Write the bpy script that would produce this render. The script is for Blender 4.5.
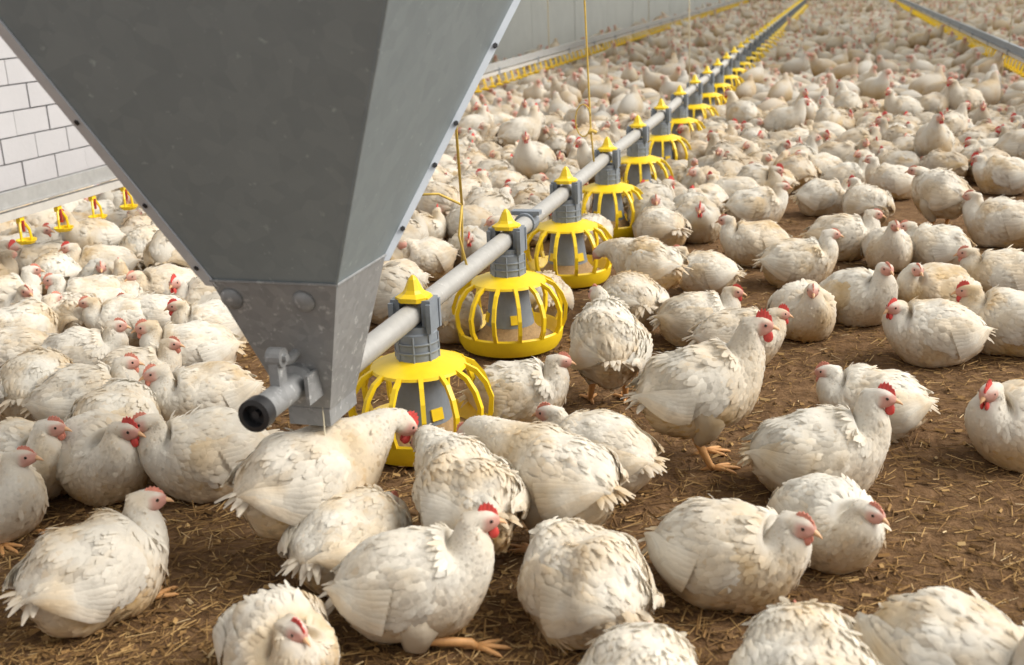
import bpy, math, random
import numpy as np
from mathutils import Matrix, Vector

for o in list(bpy.data.objects):
    bpy.data.objects.remove(o)
SC = bpy.context.scene
COL = SC.collection
PI = math.pi

# ------------------------------------------------------------------ camera
FPX, CAMH = 1100.0, 1.15
VPX, VPY, TILT = 839.0, -28.0, 0.04
_y = np.array([(VPX-512)/FPX, (332.5-VPY)/FPX, 1.0]); _y /= np.linalg.norm(_y)
_q = np.array([(VPX-1512)/FPX, (332.5-VPY-1000*TILT)/FPX, 1.0])
_u = np.cross(_q, _y); _u /= np.linalg.norm(_u)
if _u[1] < 0: _u = -_u
_x = np.cross(_y, _u)
if _x[0] < 0: _x = -_x
CM = np.array([_x, _y, _u])                 # world = CM @ camera ray
EYE = np.array([0, 0, CAMH])

cam_d = bpy.data.cameras.new('camera')
cam = bpy.data.objects.new('camera', cam_d)
COL.objects.link(cam)
cam_d.sensor_width = 36.0
cam_d.lens = FPX/1024*36.0
cam_d.clip_start = 0.05; cam_d.clip_end = 200
r_, u_, f_ = CM[:, 0], CM[:, 1], CM[:, 2]
cam.matrix_world = Matrix(((r_[0], u_[0], -f_[0], EYE[0]), (r_[1], u_[1], -f_[1], EYE[1]),
                           (r_[2], u_[2], -f_[2], EYE[2]), (0, 0, 0, 1)))
cam_d.dof.use_dof = True
cam_d.dof.focus_distance = 3.1
cam_d.dof.aperture_fstop = 4.2
SC.camera = cam

# ------------------------------------------------------------------ light
world = bpy.data.worlds.new('world'); SC.world = world
world.use_nodes = True
bg = world.node_tree.nodes['Background']
bg.inputs[0].default_value = (1.0, 0.985, 0.95, 1)
bg.inputs[1].default_value = 0.62
sun_d = bpy.data.lights.new('daylight', 'SUN'); sun = bpy.data.objects.new('daylight', sun_d)
COL.objects.link(sun)
sun_d.energy = 4.1; sun_d.angle = math.radians(42); sun_d.color = (1.0, 0.95, 0.87)
sun.rotation_euler = Vector((-0.80, -0.18, -0.72)).to_track_quat('-Z', 'Y').to_euler()
SC.view_settings.view_transform = 'Standard'
SC.view_settings.look = 'None'
SC.view_settings.gamma = 1.0
SC.view_settings.use_curve_mapping = False
SC.view_settings.exposure = 0.30

# ------------------------------------------------------------------ helpers
def ray(px, py):
    return CM @ np.array([(px-512)/FPX, (332.5-py)/FPX, 1.0])
def at(px, py, z=0.0):
    r = ray(px, py); return EYE + (z-CAMH)/r[2]*r
def proj(P):
    c = (np.asarray(P, float)-EYE) @ CM
    return 512+FPX*c[..., 0]/c[..., 2], 332.5-FPX*c[..., 1]/c[..., 2], c[..., 2]

def srgb(r, g, b):
    f = lambda c: (c/255/12.92) if c/255 <= 0.04045 else ((c/255+0.055)/1.055)**2.4
    return (f(r), f(g), f(b), 1)

def tag(o, label=None, cat=None, group=None, kind=None):
    if label: o['label'] = label
    if cat: o['category'] = cat
    if group: o['group'] = group
    if kind: o['kind'] = kind
    return o

def empty(name, loc=(0, 0, 0), rz=0.0):
    o = bpy.data.objects.new(name, None); COL.objects.link(o)
    o.empty_display_size = 0.05
    o.location = loc; o.rotation_euler = (0, 0, rz)
    return o

def mesh(name, V, F, mats, fmat=None, smooth=True, tint=None, nrm=None):
    me = bpy.data.meshes.new(name)
    me.from_pydata(np.asarray(V, float).tolist(), [], [tuple(int(i) for i in f) for f in F])
    for m in (mats if isinstance(mats, (list, tuple)) else [mats]): me.materials.append(m)
    if fmat is not None: me.polygons.foreach_set('material_index', np.asarray(fmat, np.int32))
    me.polygons.foreach_set('use_smooth', np.full(len(me.polygons), bool(smooth)))
    if tint is not None:
        a = me.color_attributes.new('tint', 'FLOAT_COLOR', 'POINT')
        t = np.ones((len(V), 4), np.float32); t[:, :3] = tint
        a.data.foreach_set('color', t.ravel())
    me.update()
    if nrm is not None: me.normals_split_custom_set_from_vertices(nrm.tolist())
    return me

def link(name, me, parent=None, loc=None, rz=None):
    o = bpy.data.objects.new(name, me); COL.objects.link(o)
    if parent is not None: o.parent = parent
    if loc is not None: o.location = loc
    if rz is not None: o.rotation_euler = (0, 0, rz)
    return o

class MB:
    """collects simple solids into one mesh"""
    def __init__(s): s.V = []; s.F = []
    def add(s, V, F):
        n = len(s.V); s.V += [tuple(map(float, v)) for v in V]; s.F += [tuple(i+n for i in f) for f in F]; return s
    def box(s, a, b):
        x0, y0, z0 = a; x1, y1, z1 = b
        return s.add([(x0,y0,z0),(x1,y0,z0),(x1,y1,z0),(x0,y1,z0),(x0,y0,z1),(x1,y0,z1),(x1,y1,z1),(x0,y1,z1)],
                     [(0,3,2,1),(4,5,6,7),(0,1,5,4),(1,2,6,5),(2,3,7,6),(3,0,4,7)])
    def lathe(s, prof, n=24, c=(0, 0, 0), closed=False):
        V = []; F = []
        for r, z in prof:
            for k in range(n):
                a = 2*PI*k/n; V.append((c[0]+r*math.cos(a), c[1]+r*math.sin(a), c[2]+z))
        m = len(prof)
        for i in range(m if closed else m-1):
            j = (i+1) % m
            for k in range(n):
                F.append((i*n+k, i*n+(k+1) % n, j*n+(k+1) % n, j*n+k))
        return s.add(V, F)
    def tube(s, pts, r, n=8, cap=True):
        pts = [Vector(p) for p in pts]; rs = r if isinstance(r, (list, tuple)) else [r]*len(pts)
        V = []; F = []; prev = None
        for i, p in enumerate(pts):
            t = (pts[min(i+1, len(pts)-1)]-pts[max(i-1, 0)]).normalized()
            if prev is None:
                ref = Vector((0, 0, 1)) if abs(t.z) < 0.9 else Vector((1, 0, 0))
            else: ref = prev
            a = (ref-t*ref.dot(t)).normalized(); b = t.cross(a); prev = a
            for k in range(n):
                q = 2*PI*k/n; V.append(p+(a*math.cos(q)+b*math.sin(q))*rs[i])
        for i in range(len(pts)-1):
            for k in range(n):
                F.append((i*n+k, i*n+(k+1) % n, (i+1)*n+(k+1) % n, (i+1)*n+k))
        if cap:
            F.append(tuple(range(n))[::-1]); F.append(tuple((len(pts)-1)*n+k for k in range(n)))
        return s.add(V, F)
    def plate(s, quad, t):
        """a flat polygon given thickness t along minus its normal"""
        q = [Vector(p) for p in quad]; nrm = (q[1]-q[0]).cross(q[2]-q[0]).normalized(); n = len(q)
        V = q+[p-nrm*t for p in q]
        F = [tuple(range(n)), tuple(range(2*n-1, n-1, -1))]
        F += [(i, n+i, n+(i+1) % n, (i+1) % n) for i in range(n)]
        return s.add(V, F)
    def build(s, name, mat, parent=None, smooth=False, loc=None, rz=None):
        return link(name, mesh(name, s.V, s.F, mat, smooth=smooth), parent, loc, rz)
    def me(s, name, mat, smooth=False):
        return mesh(name, s.V, s.F, mat, smooth=smooth)

def autosmooth(o, ang=0.6):
    me = o.data if hasattr(o, 'data') else o
    me.set_sharp_from_angle(angle=ang)

# ------------------------------------------------------------------ materials
class NT:
    def __init__(s, name):
        s.m = bpy.data.materials.new(name); s.m.use_nodes = True
        s.n = s.m.node_tree.nodes; s.l = s.m.node_tree.links
        s.b = s.n['Principled BSDF']
    def node(s, t, **kw):
        n = s.n.new(t)
        for k, v in kw.items(): setattr(n, k, v)
        return n
    def noise(s, vec, scale, detail=4, rough=0.6):
        n = s.node('ShaderNodeTexNoise'); n.inputs['Scale'].default_value = scale
        n.inputs['Detail'].default_value = detail; n.inputs['Roughness'].default_value = rough
        if vec is not None: s.l.new(vec, n.inputs['Vector'])
        return n.outputs['Fac']
    def ramp(s, fac, stops):
        n = s.node('ShaderNodeValToRGB'); e = n.color_ramp.elements
        while len(e) < len(stops): e.new(0.5)
        for i, (p, c) in enumerate(stops):
            e[i].position = p; e[i].color = c if len(c) == 4 else (*c, 1)
        s.l.new(fac, n.inputs[0]); return n.outputs[0]
    def mix(s, fac, a, b, blend='MIX'):
        n = s.node('ShaderNodeMix', data_type='RGBA', blend_type=blend)
        for i, v in ((0, fac), (6, a), (7, b)):
            if isinstance(v, (int, float)): n.inputs[i].default_value = v
            elif isinstance(v, tuple): n.inputs[i].default_value = v
            else: s.l.new(v, n.inputs[i])
        return n.outputs[2]
    def math(s, op, a, b=0.0, clamp=False):
        n = s.node('ShaderNodeMath', operation=op, use_clamp=clamp)
        for i, v in enumerate((a, b)):
            if isinstance(v, (int, float)): n.inputs[i].default_value = v
            else: s.l.new(v, n.inputs[i])
        return n.outputs[0]
    def bump(s, h, strength, dist):
        n = s.node('ShaderNodeBump'); n.inputs['Strength'].default_value = strength
        n.inputs['Distance'].default_value = dist
        s.l.new(h, n.inputs['Height']); s.l.new(n.outputs[0], s.b.inputs['Normal'])
    def set(s, col=None, rough=0.7, metal=0.0, spec=0.5):
        if col is not None:
            if isinstance(col, tuple): s.b.inputs['Base Color'].default_value = col
            else: s.l.new(col, s.b.inputs['Base Color'])
        if isinstance(rough, (int, float)): s.b.inputs['Roughness'].default_value = rough
        else: s.l.new(rough, s.b.inputs['Roughness'])
        s.b.inputs['Metallic'].default_value = metal
        s.b.inputs['Specular IOR Level'].default_value = spec
        return s.m
    def objco(s, shift=False):
        tc = s.node('ShaderNodeTexCoord')
        if not shift: return tc.outputs['Object']
        oi = s.node('ShaderNodeObjectInfo')
        mul = s.math('MULTIPLY', oi.outputs['Random'], 37.0)
        cb = s.node('ShaderNodeCombineXYZ')
        for i in range(3): s.l.new(mul, cb.inputs[i])
        va = s.node('ShaderNodeVectorMath', operation='ADD')
        s.l.new(tc.outputs['Object'], va.inputs[0]); s.l.new(cb.outputs[0], va.inputs[1])
        return va.outputs[0]

def plain(name, col, rough=0.6, metal=0.0, var=0.12, scale=30):
    t = NT(name); co = t.objco()
    n = t.noise(co, scale, 3)
    d = tuple(c*(1-var*2) for c in col[:3])+(1,)
    c = t.mix(t.math('MULTIPLY', n, 1.0), d, tuple(min(1, c*(1+var)) for c in col[:3])+(1,))
    return t.set(c, rough, metal)

def plumage_material(name, world_shift=True):
    t = NT(name)
    co = t.objco(True)
    at_ = t.node('ShaderNodeAttribute', attribute_name='tint')
    sep = t.node('ShaderNodeSeparateColor'); t.l.new(at_.outputs['Color'], sep.inputs[0])
    n1 = t.noise(co, 5.5, 3, 0.55)
    n2 = t.noise(co, 13.0, 4, 0.65)
    n3 = t.noise(co, 90.0, 2, 0.5)
    oi = t.node('ShaderNodeObjectInfo')
    # white to cream in broad patches
    f1 = t.math('MULTIPLY', t.math('SUBTRACT', n1, 0.44), 3.2, True)
    f1 = t.math('MULTIPLY', f1, t.math('ADD', 0.34, t.math('MULTIPLY', oi.outputs['Random'], 0.55)), True)
    c = t.mix(f1, (0.885, 0.855, 0.785, 1), (0.70, 0.50, 0.22, 1))
    # tan dirt rubbed into the lower plumage in blotches
    fb = t.math('MULTIPLY', sep.outputs[2], t.math('ADD', 0.15, t.math('MULTIPLY', n1, 1.35)), True)
    c = t.mix(t.math('MULTIPLY', fb, 0.85), c, (0.64, 0.415, 0.15, 1))
    # grey-brown soil
    f2 = t.math('MULTIPLY', t.math('SUBTRACT', n2, 0.60), 6.0, True)
    f2 = t.math('MULTIPLY', f2, t.math('ADD', 0.10, t.math('MULTIPLY', sep.outputs[2], 0.55)), True)
    c = t.mix(f2, c, (0.23, 0.165, 0.10, 1))
    # feather to feather difference, plus the far birds' painted-in dimness
    v = t.math('ADD', 0.66, t.math('MULTIPLY', sep.outputs[1], 0.36))
    cv = t.node('ShaderNodeCombineColor')
    for i in range(3): t.l.new(v, cv.inputs[i])
    c = t.mix(1.0, c, cv.outputs[0], 'MULTIPLY')
    # bare pink skin of the face
    sk = t.mix(n2, (0.62, 0.27, 0.22, 1), (0.76, 0.50, 0.42, 1))
    c = t.mix(sep.outputs[0], c, sk)
    t.bump(n3, 0.25, 0.004)
    m = t.set(c, 0.85, 0, 0.15)
    tr = t.node('ShaderNodeBsdfTranslucent'); t.l.new(c, tr.inputs[0])
    ms = t.node('ShaderNodeMixShader'); ms.inputs[0].default_value = 0.38
    t.l.new(t.b.outputs[0], ms.inputs[1]); t.l.new(tr.outputs[0], ms.inputs[2])
    t.l.new(ms.outputs[0], t.n['Material Output'].inputs[0])
    return m

M = {}
M['plumage'] = plumage_material('white_plumage')
M['comb'] = plain('red_comb', (0.60, 0.06, 0.05, 1), 0.45, 0, 0.2, 60)
M['combpale'] = plain('pale_comb', (0.66, 0.24, 0.17, 1), 0.5, 0, 0.2, 60)
M['beak'] = plain('horn_beak', (0.66, 0.38, 0.20, 1), 0.45, 0, 0.15, 60)
M['eye'] = NT('dark_eye').set((0.025, 0.018, 0.012, 1), 0.15)
M['leg'] = plain('yellow_leg', (0.62, 0.32, 0.12, 1), 0.6, 0, 0.2, 70)
M['yellow'] = plain('yellow_plastic', (0.86, 0.60, 0.015, 1), 0.38, 0, 0.10, 20)
M['grey'] = plain('grey_plastic', (0.22, 0.25, 0.29, 1), 0.5, 0, 0.18, 25)
M['rope'] = plain('yellow_rope', (0.66, 0.46, 0.10, 1), 0.8, 0, 0.2, 80)
M['cord'] = plain('pale_cord', (0.70, 0.64, 0.48, 1), 0.8, 0, 0.15, 80)
M['black'] = plain('black_rubber', (0.018, 0.018, 0.020, 1), 0.5, 0, 0.2, 40)
M['white_pvc'] = plain('white_pvc', (0.50, 0.48, 0.45, 1), 0.45, 0, 0.10, 20)
M['alu'] = plain('dull_aluminium', (0.42, 0.42, 0.415, 1), 0.55, 0.35, 0.14, 25)
M['bolt'] = plain('dark_bolt', (0.05, 0.05, 0.055, 1), 0.5, 0.6, 0.2, 40)

def galvanised(name, c0, c1, metal, rough, sc, speck=0.66):
    t = NT(name); co = t.objco()
    vo = t.node('ShaderNodeTexVoronoi'); vo.inputs['Scale'].default_value = sc
    t.l.new(co, vo.inputs['Vector'])
    sp = t.node('ShaderNodeSeparateColor'); t.l.new(vo.outputs['Color'], sp.inputs[0])
    n1 = t.noise(co, 4.0, 5, 0.7); n2 = t.noise(co, 45.0, 3, 0.6)
    f = t.math('ADD', t.math('MULTIPLY', sp.outputs[0], 0.25), t.math('MULTIPLY', n1, 0.75))
    c = t.mix(f, c0, c1)
    sp2 = t.math('MULTIPLY', t.math('SUBTRACT', n2, speck), 7.0, True)
    c = t.mix(t.math('MULTIPLY', sp2, 0.6), c, tuple(min(1, x*1.9) for x in c1[:3])+(1,))
    t.bump(n2, 0.06, 0.003)
    return t.set(c, rough, metal)
M['galv'] = galvanised('galvanised_sheet', (0.18, 0.215, 0.235, 1), (0.28, 0.325, 0.345, 1), 0.35, 0.55, 30)
M['galv_edge'] = galvanised('bright_zinc_edge', (0.50, 0.54, 0.60, 1), (0.68, 0.72, 0.78, 1), 0.4, 0.42, 40)
M['cast'] = galvanised('grimy_cast_metal', (0.15, 0.155, 0.16, 1), (0.36, 0.365, 0.37, 1), 0.3, 0.6, 60, 0.60)
M['tube'] = galvanised('zinc_tube', (0.34, 0.335, 0.32, 1), (0.50, 0.49, 0.47, 1), 0.35, 0.5, 50)

def litter_material():
    t = NT('litter_soil'); co = t.objco()
    n1 = t.noise(co, 1.3, 4, 0.6); n2 = t.noise(co, 16, 6, 0.75); n3 = t.noise(co, 70, 5, 0.7)
    wv = t.node('ShaderNodeMapping'); wv.inputs['Scale'].default_value = (1, 6, 1)
    wv.inputs['Rotation'].default_value = (0, 0, 0.5)
    t.l.new(co, wv.inputs[0]); n4 = t.noise(wv.outputs[0], 22, 4, 0.7)
    a = t.ramp(n2, [(0.30, (0.055, 0.030, 0.015)), (0.5, (0.165, 0.092, 0.045)), (0.70, (0.30, 0.180, 0.095))])
    b = t.ramp(n4, [(0.42, (0.10, 0.056, 0.026)), (0.66, (0.36, 0.225, 0.11))])
    c = t.mix(t.math('MULTIPLY', n1, 0.35), a, b)
    c = t.mix(t.math('MULTIPLY', t.math('SUBTRACT', n3, 0.62), 4.0, True), c, (0.36, 0.26, 0.16, 1))
    t.bump(t.math('ADD', n2, t.math('MULTIPLY', n3, 0.6)), 0.9, 0.02)
    return t.set(c, 0.95, 0, 0.15)
M['litter'] = litter_material()

def straw_material():
    t = NT('straw'); at_ = t.node('ShaderNodeAttribute', attribute_name='tint')
    sep = t.node('ShaderNodeSeparateColor'); t.l.new(at_.outputs['Color'], sep.inputs[0])
    c = t.ramp(sep.outputs[0], [(0.0, (0.085, 0.045, 0.018)), (0.45, (0.24, 0.135, 0.05)), (0.8, (0.42, 0.27, 0.11)), (1.0, (0.58, 0.45, 0.27))])
    return t.set(c, 0.8, 0, 0.2)
M['straw'] = straw_material()

def block_material(name, c0, c1):
    t = NT(name); co = t.objco(True)
    n1 = t.noise(co, 2.2, 5, 0.65); n2 = t.noise(co, 40, 4, 0.7)
    c = t.mix(n1, c0, c1)
    c = t.mix(t.math('MULTIPLY', t.math('SUBTRACT', n2, 0.66), 5.0, True), c, (0.22, 0.21, 0.20, 1))
    t.bump(n2, 0.3, 0.006)
    return t.set(c, 0.9, 0, 0.2)
M['block'] = block_material('limewashed_block', (0.40, 0.395, 0.41, 1), (0.50, 0.495, 0.515, 1))
M['mortar'] = block_material('grey_mortar', (0.42, 0.40, 0.40, 1), (0.52, 0.50, 0.50, 1))
M['panel'] = block_material('grey_wall_panel', (0.40, 0.42, 0.42, 1), (0.56, 0.58, 0.57, 1))

def dimming_sheet_material():  # lets part of the daylight through the added dimming sheet
    t = NT('translucent_dimming_sheet'); co = t.objco()
    c = t.mix(t.noise(co, 1.5, 3), (0.66, 0.66, 0.63, 1), (0.78, 0.78, 0.75, 1))
    tr = t.node('ShaderNodeBsdfTranslucent'); t.l.new(c, tr.inputs[0])
    t.l.new(tr.outputs[0], t.n['Material Output'].inputs[0])
    return t.m
M['dimming_sheet'] = dimming_sheet_material()

# ------------------------------------------------------------------ setting
rng = np.random.default_rng(5)
random.seed(5)
X0 = -1.0                                   # the feed line runs along y at this x
WALLX = -4.5

g = MB().box((WALLX-0.3, -3, -0.12), (9.0, 62, 0.0)).build('floor', M['litter'])
tag(g, 'brown litter floor strewn with straw', kind='structure')

wl = MB().box((WALLX-0.25, -3, 0.0), (WALLX-0.03, 62, 2.7)).build('wall_left', M['mortar'])
tag(wl, 'whitewashed block wall behind the left drinker line', kind='structure')
bm_full = MB().box((-0.03, -0.140, -0.068), (0.0, 0.140, 0.068))
bme = bm_full.me('block', M['block'])
bmd = bme
for r in range(13):
    for k in range(20):
        yy = 4.2+k*0.288+(0.144 if r % 2 else 0.0)
        b = link('block', bme, wl, (WALLX+rng.uniform(-0.004, 0.004), yy, 0.07+r*0.144))
pme = MB().box((-0.03, -1.48, 0.02), (0.0, 1.48, 2.68)).me('wall_panel', M['panel'])
for k in range(16):
    link('wall_panel', pme, wl, (WALLX+(0.006 if k % 2 else 0.0), 12.45+k*3.0, 0))
fw = MB().box((WALLX-0.3, 60, 0), (9, 60.3, 2.7)).build('wall_far', M['panel'])
tag(fw, 'grey end wall of the barn far behind the flock', kind='structure')

ce = MB().add([(-4.4, 13, 2.9), (9, 13, 2.9), (9, 62, 2.9), (-4.4, 62, 2.9)], [(0, 1, 2, 3)]).build('far_dimming_sheet', M['dimming_sheet'])  # unseen translucent sheet, added to dim daylight on the far flock
tag(ce, 'unseen translucent sheet added over the far flock to dim it', kind='structure')

# straw lying on the litter, real stalks, uncountable
def straw_field(name, n, ymin, ymax, lo, hi, w, label):
    V = np.zeros((n, 6, 3)); T = np.zeros((n, 6, 3))
    px = rng.uniform(0, 1, n); dist = ymin+(ymax-ymin)*rng.uniform(0, 1, n)**1.5
    x = -0.95*dist+px*1.95*dist-0.2; y = dist
    L = rng.uniform(lo, hi, n)*rng.uniform(0.5, 1.0, n); W = w*rng.uniform(0.5, 1.5, n)
    a = rng.uniform(0, 2*PI, n); el = np.abs(rng.normal(0, 0.12, n))
    d = np.stack([np.cos(a)*np.cos(el), np.sin(a)*np.cos(el), np.sin(el)], 1)
    s = np.stack([-np.sin(a), np.cos(a), np.zeros(n)], 1)
    x = np.maximum(x, WALLX+0.12)
    base = np.stack([x, y, rng.uniform(0.0, 0.007, n)], 1)
    for e in (0, 1):
        c = base+d*(L*e)[:, None]
        V[:, e*3+0] = c-s*W[:, None]; V[:, e*3+1] = c+s*W[:, None]
        V[:, e*3+2] = c+np.array([0, 0, 1.0])*(W*0.9)[:, None]
    T[:] = rng.beta(1.6, 2.2, n)[:, None, None]
    idx = np.arange(n)[:, None]*6
    F = np.concatenate([idx+np.array(q) for q in ((0, 2, 5, 3), (2, 1, 4, 5), (1, 0, 3, 4))], 0)
    o = link(name, mesh(name, V.reshape(-1, 3), F, M['straw'], smooth=False, tint=T.reshape(-1, 3)))
    tag(o, label, 'straw', kind='stuff')
straw_field('straw_litter', 56000, 1.2, 5.5, 0.02, 0.070, 0.0011, 'loose straw stalks scattered over the brown litter floor')
straw_field('wood_shavings', 6000, 1.2, 5.5, 0.012, 0.035, 0.0042, 'short broad wood shavings mixed into the floor litter')

# ------------------------------------------------------------------ feed hopper
hop = empty('feed_hopper', (X0, 1.92, 0))
tag(hop, 'large galvanised steel feed hopper tapering down to the feed tube', 'hopper')
HY = 1.92
Ys, Yf, zs = 1.81-HY, 2.037-HY, 0.62
hw0 = 0.1245
a_, b_, c_ = 0.40, 0.44, 0.58
def hc(z, sx, far):
    d = z-zs
    return Vector((sx*(hw0+b_*d), (Yf+c_*d) if far else (Ys-a_*d), z))
ZT = 1.75
def hpanel(name, q, mat, t=0.004):
    return MB().plate(q, t).build(name, mat, hop)
hpanel('sheet_panel', [hc(zs,-1,0), hc(zs,1,0), hc(ZT,1,0), hc(ZT,-1,0)], M['galv'])
hpanel('sheet_panel', [hc(zs,1,0), hc(zs,1,1), hc(ZT,1,1), hc(ZT,1,0)], M['galv'])
hpanel('sheet_panel', [hc(zs,1,1), hc(zs,-1,1), hc(ZT,-1,1), hc(ZT,1,1)], M['galv'])
hpanel('sheet_panel', [hc(zs,-1,1), hc(zs,-1,0), hc(ZT,-1,0), hc(ZT,-1,1)], M['galv'])
mid = Vector((0, 0.0, 0))
def flange(sx, far, w=0.022, mat='galv_edge', out=None):
    p, q = hc(zs, sx, far), hc(ZT, sx, far)
    o = Vector(out).normalized()
    ax = (q-p).normalized(); nn = ax.cross(o).normalized()
    m = MB().plate([p-o*0.004, p+o*w, q+o*w, q-o*0.004], 0.0035)
    f = m.build('edge_flange', M[mat], hop)
    return p, q, o, nn
fl1 = flange(-1, 0, 0.026, 'galv_edge', (-1, 0.25, 0))
fl2 = flange(1, 1, 0.016, 'galv_edge', (1.0, 0.5, 0))
fl3 = flange(-1, 1, 0.016, 'galv_edge', (-1, 0.5, 0))
# folded seam along the near right corner
p, q = hc(zs, 1, 0), hc(ZT, 1, 0)
MB().tube([p, q], 0.0035, 6).build('corner_seam', M['galv'], hop)
for (p, q, o, nn), zl in ((fl1, (0.66, 0.79, 0.95, 1.14, 1.36)), (fl2, (0.68, 0.80, 0.88, 1.03, 1.2, 1.4))):
    for z in zl:
        c = p+(q-p)*((z-zs)/(ZT-zs))+o*0.010
        b = MB().tube([c-nn*0.006, c+nn*0.006], 0.0055, 6)
        b.build('bolt', M['bolt'], hop)
# rolled rim on top
rim = [hc(ZT,-1,0), hc(ZT,1,0), hc(ZT,1,1), hc(ZT,-1,1)]
m = MB()
for i in range(4): m.tube([rim[i], rim[(i+1) % 4]], 0.014, 8)
m.build('rim', M['galv_edge'], hop)
for c in rim:
    MB().tube([c, (c.x, c.y, 3.6)], 0.006, 6).build('suspension_rod', M['galv_edge'], hop)
# cast chute below the sheet metal
Zb = 0.335
def cc(z, sx, far):
    k = (z-Zb)/(zs-Zb)
    hw = 0.045+(hw0+0.004-0.045)*k
    yn = -0.02+(Ys-0.004+0.02)*k; yf = 0.11+(Yf+0.004-0.11)*k
    return Vector((sx*hw, yf if far else yn, z))
zt = zs+0.012
for q in ([cc(Zb,-1,0), cc(Zb,1,0), cc(zt,1,0), cc(zt,-1,0)], [cc(Zb,1,0), cc(Zb,1,1), cc(zt,1,1), cc(zt,1,0)],
          [cc(Zb,1,1), cc(Zb,-1,1), cc(zt,-1,1), cc(zt,1,1)], [cc(Zb,-1,1), cc(Zb,-1,0), cc(zt,-1,0), cc(zt,-1,1)]):
    MB().plate(q, 0.006).build('chute_panel', M['cast'], hop)
m = MB()
for i, (s, f) in enumerate(((-1, 0), (1, 0), (1, 1), (-1, 1))):
    s2, f2 = ((-1, 0), (1, 0), (1, 1), (-1, 1))[(i+1) % 4]
    m.tube([cc(zt, s, f), cc(zt, s2, f2)], 0.0028, 6)
m.build('chute_lip', M['cast'], hop)
nn = (cc(zt,1,0)-cc(zt,-1,0)).cross(cc(zt,-1,0)-cc(Zb,-1,0)).normalized()
if nn.y > 0: nn = -nn
for fx in (-0.80, 0.46):
    c = cc(zs-0.025, fx, 0)
    b = MB().tube([c, c+nn*0.006, c+nn*0.012, c+nn*0.013], [0.024, 0.021, 0.013, 0.004], 14)
    o = b.build('pressed_boss', M['cast'], hop, True)
MB().box((-0.046, -0.024, Zb-0.03), (0.046, 0.108, Zb+0.008)).build('auger_boot', M['cast'], hop)
zp = 0.410
b = MB().tube([(0, -0.0, zp), (0, -0.07, zp), (0, -0.075, zp), (0, -0.215, zp)], [0.040, 0.040, 0.027, 0.027], 20)
autosmooth(b.build('boot_tube', M['cast'], hop, True))
ring = MB()
pr = [(0.032, -0.212), (0.032, -0.240), (0.022, -0.242), (0.020, -0.222)]
V = []; F = []
n = 24
for r, y in pr:
    for k in range(n):
        V.append((r*math.cos(2*PI*k/n), y, zp+r*math.sin(2*PI*k/n)))
for i in range(3):
    for k in range(n): F.append((i*n+k, i*n+(k+1) % n, (i+1)*n+(k+1) % n, (i+1)*n+k))
F.append(tuple(3*n+k for k in range(n)))
e_ = link('end_cap', mesh('end_cap', V, F, M['black'], smooth=True), hop); autosmooth(e_)
MB().tube([(0, -0.220, zp), (0, -0.234, zp)], 0.008, 6).build('auger_shaft', M['bolt'], hop)
m = MB().box((-0.010, -0.150, zp+0.018), (0.010, -0.118, zp+0.070)).tube([(-0.014, -0.134, zp+0.080), (0.016, -0.134, zp+0.080)], 0.019, 14)
m.tube([(0.0, -0.134, zp+0.070), (0.004, -0.09, zp+0.060), (0.01, -0.03, zp+0.075)], [0.012, 0.010, 0.012], 8)
m.tube([(-0.020, -0.134, zp+0.080), (0.024, -0.134, zp+0.080)], 0.008, 6)
m.build('shutter_bracket', M['cast'], hop)
MB().box((0.036, -0.10, zp-0.03), (0.044, -0.03, zp+0.03)).build('side_plate', M['cast'], hop)
MB().tube([(0.03, -0.02, zp-0.05), (0.034, -0.03, zp-0.12), (0.038, -0.02, zp-0.19)], 0.0016, 5).build('loose_wire', M['cord'], hop)

# ------------------------------------------------------------------ feed line
FY0, FS, NFEED = 2.50, 0.845, 46
tube = empty('feed_tube', (X0, 2.05, 0.365))
tag(tube, 'long grey zinc feed tube running from the hopper through all feeders', 'tube')
bends = [(0, 0, 0)]+[(0.006*math.sin(i*1.7), i*1.0, 0.004*math.sin(i*2.3)) for i in range(1, 42)]
o = MB().tube(bends, 0.029, 16).build('pipe', M['tube'], tube, True); autosmooth(o)
cl = MB().tube([(0, 1.53, 0), (0, 1.60, 0)], 0.037, 16).box((-0.05, 1.545, 0.028), (0.05, 1.585, 0.042))
cl.build('coupling_clamp', M['grey'], tube, False)
for yy in (7.4, 13.4, 19.4):
    MB().tube([(0, yy, 0), (0, yy+0.07, 0)], 0.036, 14).build('coupling_clamp', M['grey'], tube)

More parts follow.
